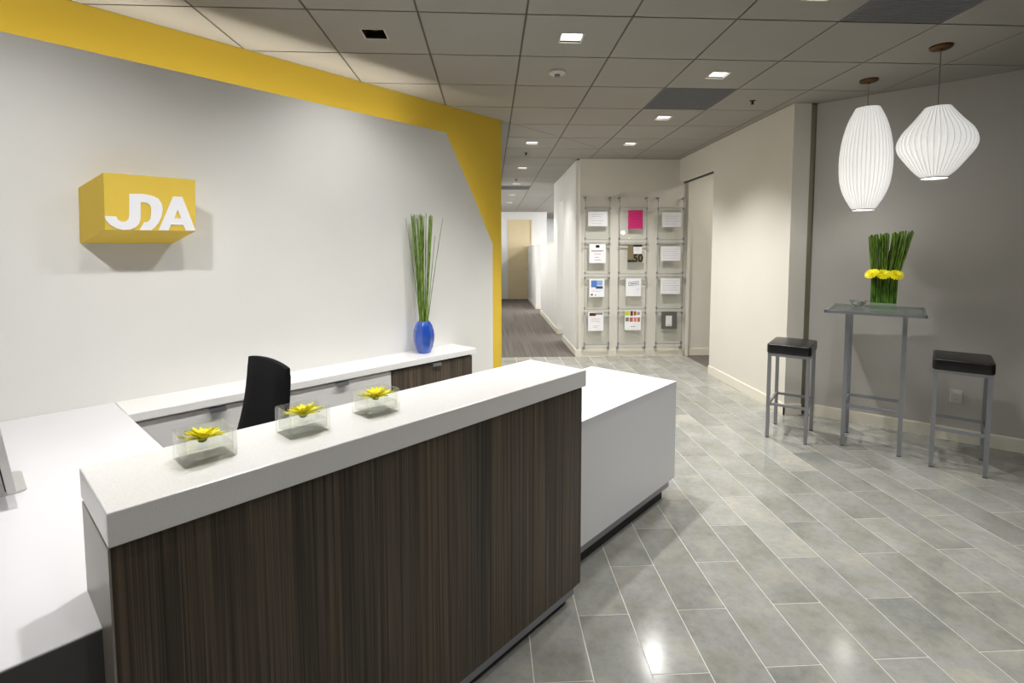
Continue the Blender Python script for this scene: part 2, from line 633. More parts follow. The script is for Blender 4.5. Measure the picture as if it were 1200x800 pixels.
def to_px(x, y, z):
    X = (x, y, z - 1.5124)
    c = [sum(R[i][k] * X[k] for k in range(3)) for i in range(3)]
    if c[2] < .05:
        return None
    return 604.855 + 594.63 * c[0] / c[2], 336.207 + 594.63 * c[1] / c[2], c[2]


# ------------------------------------------------------------------ floor
floor = struct(MB().prism([(-4.3, -3.1), (6.5, -3.1), (6.5, 7.30), (-4.3, 7.30)], -.12, -.0012).build('floor', MT['grout']))
struct(MB().box(.0, 1.25, 7.30, 16.7, -.12, .001).box(1.25, 4.7, 7.42, 20, -.12, .001).box(1.25, 1.37, 8.65, 9.4, -.12, .0012).build('floor_carpet', MT['carpet']))
struct(MB().box(2.87, 5.0, 4.5, 7.30, -.004, .002).build('floor_side_carpet', MT['carpet']))
FX, FY, FW, FP, DR = .1486, 1.6867, .21273, .6333, .0067
gap = .0023
full_mesh = None
cands = []
for s in range(-21, 30):
    for j in range(-9, 11):
        off = .5 if s % 2 else 0
        x0 = FX + s * FW
        y0 = FY + (j + off) * FP + DR * s
        x0 += gap; x1 = x0 + FW - 2 * gap; y0 += gap; y1 = y0 + FP - 2 * gap
        ps = []
        for reg in LOBBY:
            c = clip([(x0, y0), (x1, y0), (x1, y1), (x0, y1)], reg)
            if c:
                ps.append(c)
        if not ps:
            continue
        cx, cy = (x0 + x1) / 2, (y0 + y1) / 2
        best = None
        for (qx, qy) in ((cx, cy), (x0, y0), (x1, y0), (x0, y1), (x1, y1)):
            q = to_px(qx, qy, 0)
            if q and -5 < q[0] < 1205 and -5 < q[1] < 805:
                best = q
        u_, v_ = (cx + cy) * S2, (cy - cx) * S2
        hidden = (v_ > 1.55 and u_ < 2.8) or cx < -.3
        key = (0 if (best and not hidden) else 1, best[2] if best else 99 + abs(cx) + abs(cy))
        cands.append((key, x0, x1, y0, y1, ps))
cands.sort(key=lambda c: c[0])
stuff = MB()
for i, (key, x0, x1, y0, y1, ps) in enumerate(cands):
    if i < 300 and key[0] == 0:
        whole = len(ps) == 1 and len(ps[0]) == 4 and abs(max(p[0] for p in ps[0]) - x1) < 1e-6 and abs(min(p[1] for p in ps[0]) - y0) < 1e-6 and abs(max(p[1] for p in ps[0]) - y1) < 1e-6 and abs(min(p[0] for p in ps[0]) - x0) < 1e-6
        if whole:
            if full_mesh is None:
                hx, hy = (x1 - x0) / 2, (y1 - y0) / 2
                full_mesh = MB().box(-hx, hx, -hy, hy, -.0015, 0).mesh('floor_tile', MT['plank'])
            link('floor_tile', full_mesh, floor, ((x0 + x1) / 2, (y0 + y1) / 2, random.uniform(-.0002, .0002)))
        else:
            b = MB()
            for p in ps:
                b.prism(p, -.0015, 0)
            b.build('floor_tile', MT['plank'], floor)
    else:
        for p in ps:
            stuff.prism(p, -.0015, 0)
so = stuff.build('floor_tile_rest', MT['plank'], floor)
so['kind'] = 'stuff'

# ------------------------------------------------------------------ ceiling
CX, CY, T = -2.2296, 2.3455, .6096
ceil = struct(MB().box(-4.5, 6.6, -3.1, 7.42, H + .10, H + .16).box(-.0, 5.1, 7.42, 20.1, H + .10, H + .16).build('ceiling', MT['grid']))
gbar = MB()
for c in range(-4, 15):
    for reg in LOBBY + HALL + HALL2 + SIDE:
        x = CX + c * T
        q = clip([(x - .008, -3), (x + .008, -3), (x + .008, 20), (x - .008, 20)], reg)
        if q:
            gbar.prism(q, H + .0055, H + .013)
for r in range(-9, 30):
    for reg in LOBBY + HALL + HALL2 + SIDE:
        y = CY + r * T
        q = clip([(-5, y - .008), (7, y - .008), (7, y + .008), (-5, y + .008)], reg)
        if q:
            gbar.prism(q, H + .0055, H + .013)
gbar.build('grid_bars', MT['grid'], ceil)
GR = {(6, 3), (7, 0), (4, 13)}
LIGHTS = [(4, 1), (6, 2), (6, 4), (6, 6), (4, 6), (4, 9), (4, 12), (4, 15), (4, 18), (1, -2), (4, -4), (6, 0), (6, -2), (6, -4),
          (2, -1), (3, 0), (2, 1), (2, -4), (8, -2), (0, -4)]
WASH = {(2, 1)}
tg = .0065
full_tile = None
rest = MB()
ap = .068     # half aperture of the recessed lights


def tile_with_hole(b, x0, x1, y0, y1, cx, cy, z0, z1):
    b.box(x0, cx - ap, y0, y1, z0, z1).box(cx + ap, x1, y0, y1, z0, z1)
    b.box(cx - ap, cx + ap, y0, cy - ap, z0, z1).box(cx - ap, cx + ap, cy + ap, y1, z0, z1)


holed = None
for c in range(-4, 15):
    for r in range(-9, 30):
        x0, y0 = CX + c * T + tg, CY + r * T + tg
        x1, y1 = x0 + T - 2 * tg, y0 + T - 2 * tg
        ps = []
        for reg in LOBBY + HALL + HALL2 + SIDE:
            q = clip([(x0, y0), (x1, y0), (x1, y1), (x0, y1)], reg)
            if q:
                ps.append(q)
        if not ps:
            continue
        cx, cy = (x0 + x1) / 2, (y0 + y1) / 2
        q = to_px(cx, cy, H)
        vis = q and -60 < q[0] < 1260 and -60 < q[1] < 250 and not (cx > 3.2 and cy > 4.6) and not (cx > 1.3 and cy > 7.3)
        if (c, r) in LIGHTS:
            if holed is None:
                hb = MB()
                tile_with_hole(hb, -T / 2 + tg, T / 2 - tg, -T / 2 + tg, T / 2 - tg, 0, 0, 0, .012)
                holed = hb.mesh('ceiling_tile', MT['ceiling'])
            link('ceiling_tile', holed, ceil, (cx, cy, H))
            continue
        if (c, r) in GR:
            g = MB().box(x0, x1, y0, y1, H + .002, H + .010)
            for k in range(28):
                yy = y0 + .012 + k * (y1 - y0 - .024) / 27
                g.box(x0 + .01, x1 - .01, yy - .003, yy + .003, H - .001, H + .003)
            o = g.build('air_grille', MT['grille'], ceil)
            o['label'] = 'darker grey louvred air grille panel'
            continue
        whole = len(ps) == 1 and len(ps[0]) == 4 and abs(max(p[0] for p in ps[0]) - x1) < 1e-6 and abs(min(p[0] for p in ps[0]) - x0) < 1e-6 and abs(max(p[1] for p in ps[0]) - y1) < 1e-6 and abs(min(p[1] for p in ps[0]) - y0) < 1e-6
        if not vis:
            for p in ps:
                rest.prism(p, H, H + .012)
        elif whole:
            if full_tile is None:
                h = T / 2 - tg
                full_tile = MB().box(-h, h, -h, h, 0, .012).mesh('ceiling_tile', MT['ceiling'])
            link('ceiling_tile', full_tile, ceil, (cx, cy, H))
        else:
            b = MB()
            for p in ps:
                b.prism(p, H, H + .012)
            b.build('ceiling_tile', MT['ceiling'], ceil)
so = rest.build('ceiling_tile_rest', MT['ceiling'], ceil)
so['kind'] = 'stuff'

# recessed square downlights (tile index -> things); lamp's own light sits in its aperture
LABEL = {(4, 1): 'square recessed ceiling light nearest the camera, lit', (6, 2): 'lit square ceiling light just in front of the dark grille panel',
         (6, 4): 'lit square ceiling light right behind the dark grille panel', (6, 6): 'lit square ceiling light above the notice display wall',
         (4, 6): 'lit square ceiling light at the mouth of the hall', (4, 9): 'lit square ceiling light inside the hall, nearest one',
         (4, 12): 'lit square ceiling light inside the hall before the grille', (4, 15): 'lit square ceiling light in the hall beyond the grille',
         (4, 18): 'farthest lit square ceiling light, near the maple door'}
POW = {(4, 1): 135, (6, 2): 120, (6, 4): 190, (6, 6): 150, (4, 6): 120, (4, 9): 80, (4, 12): 100, (4, 15): 110, (4, 18): 100, (1, -2): 78, (2, -1): 90, (3, 0): 62, (6, 0): 95, (6, -2): 55, (6, -4): 40, (4, -4): 35, (2, -4): 35, (0, -4): 40, (8, -2): 60}


def down(c, r):
    cx, cy = CX + (c + .5) * T, CY + (r + .5) * T
    wash = (c, r) in WASH
    lb = 'unlit-looking bronze square wall washer in the ceiling above the desk' if wash else LABEL.get((c, r), 'square recessed ceiling light outside the picture')
    t = thing('ceiling_light', lb, 'light', (cx, cy, H), 0, 'recessed square ceiling lights')
    a = ap
    hh = .085
    MB().box(-a - .004, a + .004, -a - .004, -a, 0, hh).box(-a - .004, a + .004, a, a + .004, 0, hh) \
        .box(-a - .004, -a, -a, a, 0, hh).box(a, a + .004, -a, a, 0, hh).build('housing', MT['bronze'] if wash else MT['trim'], t)
    MB().box(-a - .006, a + .006, -a - .006, -a + .002, -.002, .001).box(-a - .006, a + .006, a - .002, a + .006, -.002, .001) \
        .box(-a - .006, -a + .002, -a, a, -.002, .001).box(a - .002, a + .006, -a, a, -.002, .001).build('rim', MT['trim'], t)
    if wash:
        MB().box(-a, a, -a, a, hh - .005, hh).build('back_plate', MT['bronze'], t)
        MB().lathe([(.028, .03), (.034, .05), (.024, .08)], 16).build('lamp', MT['bronze'], t, smooth=True)
        lamp('wall_washer_lamp', 'SPOT', (cx - .01, cy + .01, H - .015), 8, direction=(-.25, .25, -1), spot_size=math.radians(110), spot_blend=1.0, shadow_soft_size=.03)
    else:
        MB().box(-a, a, -a, a, .022, .03).build('lens', MT['lens'], t)
        aim = (-.36, .36, -1) if (c, r) in ((1, -2), (3, 0)) else (0, 0, -1)
        lamp('downlight_lamp', 'SPOT', (cx, cy, H - .012), POW.get((c, r), 80), direction=aim, spot_size=math.radians(118), spot_blend=1.0, shadow_soft_size=.045)
    return t


for cr in LIGHTS:
    down(*cr)

# LED strips hidden behind the white panel (top, chamfer, right edge), washing the yellow wall and ceiling
cove = thing('cove_light_strip', 'hidden light strip glowing behind the edge of the white wall', 'light', uv(1.2, VW + .10, 0), A45)
vo = 0
MB().box(-3.0, 1.55, -.012, .012, 2.35, 2.365).build('strip', MT['white_plastic'], cove)
MB().box(-3.0, 1.55, -.038, .012, 2.34, 2.35).build('channel', MT['silver'], cove)
WC = (1, .95, .84)
lamp('cove_lamp', 'AREA', uv(.45, VW + .13, 2.35), 15, WC, (0, 0, 1), shape='RECTANGLE', size=4.4, size_y=.09, spread=math.radians(115)).rotation_euler = (math.pi, 0, A45)
for (ua, za, ub, zb, du, dz, en) in ((2.84, 2.42, 3.08, 2.02,   .86, .5, .8), (3.10, 1.98, 3.30, 1.64, .86, .5, .8), (3.33, 1.55, 3.33, .3, 1, 0, 3.0)):
    um, zm = (ua + ub) / 2 - .03, (za + zb) / 2
    ln = math.hypot(ub - ua, zb - za)
    dirv = Vector(uv(du, .55, dz))
    l = lamp('edge_lamp', 'AREA', uv(um, VW + .09, zm), en, WC, dirv, shape='RECTANGLE', size=.02, size_y=ln)
    # orient: local -Z = dirv, local Y = along the edge
    yv = Vector(uv(ub - ua, 0, zb - za)).normalized()
    zv = -dirv.normalized()
    xv = yv.cross(zv).normalized()
    yv = zv.cross(xv)
    l.rotation_euler = Matrix((xv, yv, zv)).transposed().to_euler()

# daylight-like office lights beyond the low hall walls
for (x, y) in ((2.6, 9.0), (2.9, 11.5), (2.9, 14.5), (2.9, 18)):
    t = thing('office_light', 'bright recessed office light troffer beyond the low walls', 'light', (x, y, H), 0, 'office troffers beyond the low walls')
    MB().box(-.3, .3, -.6, .6, -.012, -.002).build('diffuser', MT['lens'], t)
    MB().box(-.32, .32, -.62, -.6, -.016, -.001).box(-.32, .32, .6, .62, -.016, -.001).box(-.32, -.3, -.6, .6, -.016, -.001).box(.3, .32, -.6, .6, -.016, -.001).build('frame', MT['trim'], t)
    lamp('office_lamp', 'AREA', (x, y, H - .03), 45, (.96, .97, 1), shape='RECTANGLE', size=.6, size_y=1.2)
wn = struct(bpy.data.objects.new('added_window_1', None))  # unseen glowing opening, added to brighten the far end of the hall
COL.objects.link(wn)
wn.location = (4.58, 13.6, 1.85)
MB().box(0, .015, -3.4, 3.4, -.75, .75).build('added_pane', mat('added_glow_pane', (.9, .95, 1, 1), .6, emit=1.6, var=(3, .02)), wn)
fr = MB().box(-.03, .0, -3.46, 3.46, .75, .80).box(-.03, .0, -3.46, 3.46, -.80, -.75)
for k in range(5):
    y = -3.43 + k * 1.715
    fr.box(-.03, 0, y - .03, y + .03, -.75, .75)
fr.build('added_window_frame', MT['trim'], wn)
lamp('window_fill_light', 'AREA', (4.5, 13.6, 1.85), 120, (.97, .98, 1), (-1, 0, .12), shape='RECTANGLE', size=6.8, size_y=1.5)  # fill light added in front of the unseen pane
lamp('side_room_lamp', 'AREA', (3.9, 6.2, H - .02), 22, (1, .95, .85), size=.6)


# sprinklers and speaker
def sprinkler(x, y, lb):
    t = thing('sprinkler', lb, 'sprinkler', (x, y, H))
    t.scale = (.75, .75, .75)
    MB().lathe([(.036, 0), (.034, -.006), (.02, -.009), (.012, -.012), (.012, -.03), (.018, -.032), (.018, -.036), (.004, -.037)], 16).build('head', MT['bronze'], t, smooth=True)
    MB().lathe([(.02, -.045), (.02, -.042)], 12).tube([(.012, 0, -.03), (.014, 0, -.042)], .002).tube([(-.012, 0, -.03), (-.014, 0, -.042)], .002).build('deflector', MT['bronze'], t)


sprinkler(2.327, 4.484, 'small dark sprinkler head in the ceiling near the grey column')
sprinkler(.486, 6.914, 'small dark sprinkler head in the ceiling at the hall mouth')
sprinkler(.479, 9.37, 'small dark sprinkler head in the ceiling inside the hall')
t = thing('smoke_detector', 'round white smoke detector on a ceiling tile', 'smoke detector', (.503, 3.851, H))
MB().lathe([(.062, 0), (.062, -.012), (.05, -.02), (.03, -.022)], 32).build('ring', MT['trim'], t, smooth=True)
MB().lathe([(.022, -.021), (.022, -.034), (.014, -.038)], 20).build('sensor', MT['grille'], t, smooth=True)


# ------------------------------------------------------------------ reception desk
desk = thing('reception_desk', 'long white L-shaped reception desk running behind the dark wood counter', 'desk', uv(0, WF), A45)
# local coords: x = u, y = v - WF
DZ = .73
MB().box(1.79, 2.93, 0, .025, .125, DZ - .001).box(2.905, 2.93, .025, .61, .125, DZ - .001).build('end_panel', MT['desk'], desk)
MB().prism([(-.9, 0), (2.93, 0), (2.93, .615), (.53, .615), (.53, 1.70), (.53, VW - WF - .001), (-.9, VW - WF - .001)], DZ - .04, DZ).build('worktop', MT['desk'], desk, bevel=.002, seg=1)
MB().box(-.9, .17, -.003, -.0005, .08, DZ - .004).box(-.9, .17, -.0005, .02, .08, DZ - .041).build('modesty_panel', flat('shaded_white_laminate', (82, 82, 84), .4), desk)  # white front in deep shade, the shade put into its grey
MB().box(-.88, -.86, .04, 1.9, 0, DZ - .04).box(.50, .52, .62, 1.69, .08, DZ - .04).build('support_panel', MT['drawer'], desk)
MB().box(1.80, 2.89, .018, .05, .075, .118).box(2.86, 2.89, .05, .56, .075, .118).build('toe_kick', MT['silver'], desk)
MB().box(1.82, 2.86, .048, .06, 0, .0748).box(2.845, 2.86, .06, .54, 0, .0748).build('toe_shade_strip', MT['dark'], desk)  # dark colour stands for the shade under the white block
MB().box(1.79, 2.89, .05, .56, .1185, .1245).build('plinth', MT['dark'], desk)
MB().box(1.82, 2.90, .59, .605, .08, DZ - .04).build('back_panel', MT['drawer'], desk)

ctr = thing('transaction_counter', 'raised counter with speckled white top and vertical-grain dark wood front', 'counter', uv(0, 1.20), A45)
MB().box(.170, 1.772, 0, .312, .95, 1.02).build('countertop', MT['quartz'], ctr, bevel=.003)
MB().box(.174, 1.757, .012, .112, .085, .944).build('front_panel', MT['wood'], ctr)
MB().box(.1700, .1738, .010, .124, .085, .944).box(.1700, .1738, .124, .300, .7305, .944).build('side_panel', flat('sheen_grey_laminate', (150, 143, 132), .35), ctr)  # lighter grey carries the sheen seen on the counter's side
MB().box(.1745, 1.75, .1125, .30, DZ + .001, .9435).build('back_panel', MT['drawer'], ctr)
MB().box(.195, 1.752, .022, .30, .9442, .9498).build('shadow_gap', MT['dark'], ctr)
MB().box(.205, 1.72, .022, .06, .045, .085).build('toe_kick', MT['silver'], ctr)
MB().box(.215, 1.70, .05, .07, .0, .0448).build('toe_shade_strip', MT['dark'], ctr)  # dark strip stands for the shadow gap below the toe kick

# ------------------------------------------------------------------ credenza under the white wall
cw = MB()
CF = 3.024
cr = thing('credenza_worktop', 'white quartz ledge running along the white wall under the blue vase', 'worktop', uv(0, CF), A45)
MB().box(.532, 2.862, 0, VW - CF - .001, .687, .73).build('slab', MT['quartz'], cr, bevel=.002, seg=1)
units = [(.535, 1.29, 'drawer', .925, 'white drawer cabinet under the ledge, left of the black chair'),
         (1.292, 2.047, 'drawer', 1.662, 'white drawer cabinet under the ledge, right of the black chair'),
         (2.05, 2.83, 'wood', 2.442, 'dark wood drawer cabinet at the right end of the ledge')]
for ua, ub, mk, uh, lb in units:
    t = thing('drawer_cabinet', lb, 'cabinet', uv(ua, CF + .02), A45, 'cabinets under the ledge')
    w = ub - ua
    MB().box(.0, w, .022, .28, .06, .685).build('body', MT[mk], t)
    dm = MT[mk]
    dr = MB().box(.003, w - .003, 0, .02, .37, .672).build('drawer', dm, t, bevel=.001, seg=1)
    hx = uh - ua
    MB().box(hx - .04, hx + .04, -.022, .002, .668, .673).box(hx - .04, hx + .04, -.026, -.022, .650, .673).build('handle', MT['silver'], dr)
    dr2 = MB().box(.003, w - .003, 0, .02, .065, .366).build('drawer', dm, t, bevel=.001, seg=1)
    MB().box(hx - .04, hx + .04, -.022, .002, .362, .367).box(hx - .04, hx + .04, -.026, -.022, .344, .367).build('handle', MT['silver'], dr2)
    MB().box(.0, w, .05, .26, 0, .058).build('plinth', MT['dark'], t)

# ------------------------------------------------------------------ wall sign
CFR = 4.42
sg = thing('wall_sign', 'yellow box-shaped wall sign with raised white letters on the white wall', 'sign')
back = [(.434, 1.838), (.824, 1.846), (.824, 1.566), (.429, 1.563)]
front = [(.503, 1.900), (.890, 1.906), (.883, 1.632), (.498, 1.627)]
vb, vf = VW - .002, CFR * S2
vs = [uv(u, vb, z) for u, z in back] + [uv(u, vf, z) for u, z in front]
MB().add(vs, [(0, 1, 2, 3), (7, 6, 5, 4), (0, 4, 5, 1), (1, 5, 6, 2), (2, 6, 7, 3), (3, 7, 4, 0)]).build('box', MT['sign_yellow'], sg)


def face(pts, name, m, parent, v0, v1, holes=None):
    """flat letter shape in the (u, z) plane with thickness, optional hole"""
    cu = bpy.data.curves.new(name, 'CURVE')
    cu.dimensions = '2D'
    cu.fill_mode = 'BOTH'
    cu.extrude = abs(v1 - v0) / 2
    for loop in [pts] + (holes or []):
        sp = cu.splines.new('POLY')
        sp.points.add(len(loop) - 1)
        for p, (a, b) in zip(sp.points, loop):
            p.co = (a, b, 0, 1)
        sp.use_cyclic_u = True
    tmp = bpy.data.objects.new('tmp', cu)
    me = bpy.data.meshes.new_from_object(tmp)
    bpy.data.objects.remove(tmp)
    me.name = name
    vm = (v0 + v1) / 2
    for v in me.vertices:
        a, b, c = v.co
        v.co = uv(a, vm + c, b)
    me.materials.clear()
    me.materials.append(m)
    return link(name, me, parent)


JD = [(0.5991, 1.8067), (0.6546, 1.8106), (0.6924, 1.8056), (0.719, 1.7921), (0.7336, 1.7655), (0.7365, 1.7397), (0.7295, 1.7022), (0.7156, 1.669), (0.6991, 1.6453), (0.6815, 1.6299), (0.6337, 1.6292), (0.6549, 1.6691), (0.6694, 1.6716), (0.6799, 1.6858), (0.6856, 1.7136), (0.6867, 1.7411), (0.6806, 1.759), (0.6657, 1.768), (0.6439, 1.7691), (0.6404, 1.6839), (0.6335, 1.6609), (0.6179, 1.6423), (0.5954, 1.6307), (0.5698, 1.6271), (0.5416, 1.6341), (0.5177, 1.6499), (0.5033, 1.6711), (0.4985, 1.6925), (0.5419, 1.6923), (0.5491, 1.6768), (0.5629, 1.6668), (0.5788, 1.6693), (0.5902, 1.6814), (0.5946, 1.6995)]
AA = [(0.7847, 1.8085), (0.8257, 1.8099), (0.8815, 1.6345), (0.8339, 1.633), (0.825, 1.6623), (0.7693, 1.662), (0.7577, 1.6315), (0.7141, 1.631)]
HO = [(0.8025, 1.742), (0.8164, 1.6963), (0.786, 1.6966)]
face(JD, 'letter', MT['sign_white'], sg, vf - .005, vf - .0005)
face(AA, 'letter', MT['sign_white'], sg, vf - .005, vf - .0005, [HO])

# ------------------------------------------------------------------ glass dishes with floating gerberas


def rrect(x0, x1, y0, y1, r, n=4):
    out = []
    for cx, cy, a0 in ((x1 - r, y1 - r, 0), (x0 + r, y1 - r, 90), (x0 + r, y0 + r, 180), (x1 - r, y0 + r, 270)):
        for k in range(n + 1):
            a = math.radians(a0 + 90 * k / n)
            out.append((cx + r * math.cos(a), cy + r * math.sin(a)))
    return out


def dish_mesh():
    bm = MB()
    w, dd, h, t_ = .0575, .052, .072, .0075
    rings = []
    for (inx, z, r) in ((.003, 0, .010), (0, .003, .012), (0, h - .002, .012), (.002, h, .011), (t_ - .002, h, .007), (t_, h - .002, .006), (t_, .014, .006), (t_ + .006, .010, .006)):
        rings.append([(x, y, z) for x, y in rrect(-w + inx, w - inx, -dd + inx, dd - inx, r)])
    n = len(rings[0])
    vs = [p for r in rings for p in r]
    fs = [tuple(range(n))]
    for k in range(len(rings) - 1):
        for i in range(n):
            j = (i + 1) % n
            fs.append((k * n + i, k * n + j, (k + 1) * n + j, (k + 1) * n + i))
    fs.append(tuple(range((len(rings) - 1) * n, len(rings) * n)))
    return bm.add(vs, fs).mesh('dish', MT['bowl'], smooth=True)


def petal_mesh(L_, w, lift, name='petal', m=None):
    vs, fs = [], []
    n = 6
    for k in range(n + 1):
        t_ = k / n
        ww = w * (math.sin(math.pi * min(.98, .12 + .86 * t_)) ** .6) * (1 if t_ < .8 else 1 - (t_ - .8) * 2.6)
        x = .006 + L_ * t_
        z = lift * t_ - .35 * lift * t_ * t_
        for s, dz in ((-1, .0006), (0, -.0010), (1, .0006)):
            vs.append((x, s * ww / 2, z + dz))
    for k in range(n):
        for s in range(2):
            a = k * 3 + s
            fs.append((a, a + 1, a + 4, a + 3))
    m_ = len(vs)
    vs += [(x, y, z - .0005) for x, y, z in vs]
    fs += [tuple(i + m_ for i in reversed(f)) for f in fs]
    return MB().add(vs, fs).mesh(name, m or MT['petal'], smooth=True)


dish = dish_mesh()
wat = MB().prism(rrect(-.0495, .0495, -.044, .044, .006), .0105, .036).mesh('water', MT['water'])
PM = petal_mesh(.036, .0125, .014)
PM2 = petal_mesh(.025, .009, .017)
discm = MB().lathe([(.010, .002), (.010, .006), (.006, .009), (.001, .0095)], 14).mesh('disc', MT['disc'], smooth=True)
sepm = MB().lathe([(.003, -.007), (.006, -.006), (.009, -.002), (.010, .0015)], 12).mesh('sepal', MT['sepal'], smooth=True)
spots = [(.3855, 'nearest the camera, above the counter corner', 'left'), (.627, 'in the middle of the counter', 'middle'), (.858, 'farthest along the counter', 'right')]
for i, (u_, lb, wch) in enumerate(spots):
    vv = 1.363
    t = thing('glass_dish', 'low square-cornered clear glass dish of water, ' + lb, 'glass dish', uv(u_, vv, 1.02), A45, 'glass dishes on the counter')
    link('dish', dish, t)
    link('water', wat, t)
    f = thing('gerbera_flower', 'yellow gerbera floating in the glass dish ' + lb, 'flower', uv(u_ + (-.006, .0, -.002)[i], vv - .002, 1.068), A45 + .7 * i, 'floating gerberas')
    f.rotation_euler = (-.12 + .06 * i, .10, A45 + .7 * i)
    f.scale = (1.24, 1.24, 1.3)
    rr = random.Random(i)
    for k in range(18):
        o = link('petal', PM, f)
        o.rotation_euler = (rr.uniform(-.15, .15), rr.uniform(-.1, .12), 2 * math.pi * k / 18 + rr.uniform(-.06, .06))
        s = rr.uniform(.9, 1.08)
        o.scale = (s, s, s)
    for k in range(15):
        o = link('petal', PM2, f, (0, 0, .003))
        o.rotation_euler = (rr.uniform(-.15, .15), rr.uniform(-.25, .05), 2 * math.pi * (k + .5) / 15 + rr.uniform(-.1, .1))
    link('disc', discm, f, (0, 0, .003))
    link('sepal', sepm, f)

# ------------------------------------------------------------------ blue vase with tall reeds
VX, VYY = uv(2.452, 3.195)[:2]
vz = .73
t = thing('blue_vase', 'faceted cobalt blue vase on the ledge below the white wall', 'vase', (VX, VYY, vz))
prof = [(.045, 0), (.052, .004), (.070, .045), (.081, .095), (.084, .135), (.080, .175), (.067, .218), (.050, .246), (.046, .251), (.040, .248), (.038, .235), (.045, .2), (.045, .06)]
vb_ = MB().lathe(prof, 8)
vb_.build('body', MT['blue'], t, bevel=.003)
st = thing('reed_bundle', 'tall green reed stems standing in the blue vase', 'plant', (VX, VYY, vz + .2))
# (lean right in camera view, top height)
camr = Vector((.9987, -.05, 0))
camf = Vector((.05, .9965, 0))
rr = random.Random(3)
leans = [(-.135, 1.05)] + [(-.075 + rr.uniform(-.012, .012), 1.075) for _ in range(7)] + [(-.045 + rr.uniform(-.01, .01), 1.07) for _ in range(5)] + \
        [(-.012 + rr.uniform(-.016, .016), 1.08) for _ in range(10)] + [(.03, 1.09), (.02, 1.06)] + [(.065 + rr.uniform(-.014, .014), 1.08) for _ in range(8)] + [(.082, 1.06), (.095, .93), (.155, 1.06)]
for k, (lx, hh) in enumerate(leans):
    bx = max(-.026, min(.026, lx * .28 + rr.uniform(-.008, .008)))
    by = rr.uniform(-.025, .025)
    base = camr * bx + camf * by
    top = camr * lx + camf * (by * 1.6 + rr.uniform(-.02, .02)) + Vector((0, 0, hh - .2 + rr.uniform(-.02, .01)))
    pts = []
    for j in range(6):
        q = j / 5
        p = base.lerp(top, q) + Vector((0, 0, 0))
        p += camr * (lx * .12 * (q * q - q))
        pts.append(p)
    rad = .0028 if k in (0, len(leans) - 1, len(leans) - 2) else .0042
    MB().tube(pts, [rad, rad, rad, rad, rad * .9, rad * .6], 6).build('stem', MT['stem'], st, smooth=True)

# ------------------------------------------------------------------ office chair
ch = thing('office_chair', 'black high-backed office chair behind the counter, facing the left', 'chair', uv(.52, 2.25), A45)
# local x=u (front is -x), y=v
vs, fs = [], []
NZ, NY = 12, 10
for side in (0, 1):
    for k in range(NZ + 1):
        q = k / NZ
        z = .50 + .56 * q
        half = .235 - .04 * q - .004 * max(0, (q - .93) / .07) ** 2
        for j in range(NY + 1):
            s = -1 + 2 * j / NY
            y = s * half - .02
            x = .24 + .13 * q + .03 * math.sin(math.pi * q) - .008 * s * s
            edge = max(abs(s) ** 6, max(0, (q - .9) / .1) ** 2)
            th = .032 * (1 - .7 * edge)
            zz = z - .012 * s * s * q
            vs.append((x + (th if side else -th), y, zz))
N1 = (NZ + 1) * (NY + 1)
for side in (0, 1):
    o_ = side * N1
    for k in range(NZ):
        for j in range(NY):
            a = o_ + k * (NY + 1) + j
            fs.append((a, a + 1, a + NY + 2, a + NY + 1))
for k in range(NZ):
    for j in (0, NY):
        a = k * (NY + 1) + j
        fs.append((a, a + NY + 1, a + NY + 1 + N1, a + N1))
for j in range(NY):
    for k in (0, NZ):
        a = k * (NY + 1) + j
        fs.append((a, a + 1, a + 1 + N1, a + N1))
bk = MB().add(vs, fs).build('backrest', MT['fabric'], ch, smooth=True)
MB().prism(rrect(-.24, .24, -.24, .24, .08, 5), .44, .51).build('seat', MT['fabric'], ch, smooth=True, bevel=.02, seg=3)
for s in (-1, 1):
    ar = MB().tube([(.12, s * .25, .46), (.10, s * .29, .50), (.02, s * .30, .64)], .014, 8).build('arm_support', MT['plastic'], ch, smooth=True)
    MB().box(-.15, .13, s * .30 - .035, s * .30 + .035, .645, .672).build('armrest', MT['plastic'], ch, smooth=True, bevel=.012, seg=3)
MB().tube([(.20, 0, .44), (.29, 0, .46), (.31, 0, .62)], .022, 8).build('back_bracket', MT['plastic'], ch, smooth=True)
MB().lathe([(.03, .10), (.03, .26), (.02, .27), (.02, .44)], 16).build('gas_post', MT['chrome'], ch, smooth=True)
for k in range(5):
    a = 2 * math.pi * k / 5 + .3
    c_, s_ = math.cos(a), math.sin(a)
    lg = MB().tube([(0, 0, .11), (.15 * c_, .15 * s_, .095), (.29 * c_, .29 * s_, .07)], [.03, .022, .014], 8).build('base_leg', MT['plastic'], ch, smooth=True)
    px_, py_ = .29 * c_, .29 * s_
    MB().tube([(px_ - .02 * s_, py_ + .02 * c_, .028), (px_ + .02 * s_, py_ - .02 * c_, .028)], .027, 14).build('castor', MT['plastic'], lg, smooth=True)

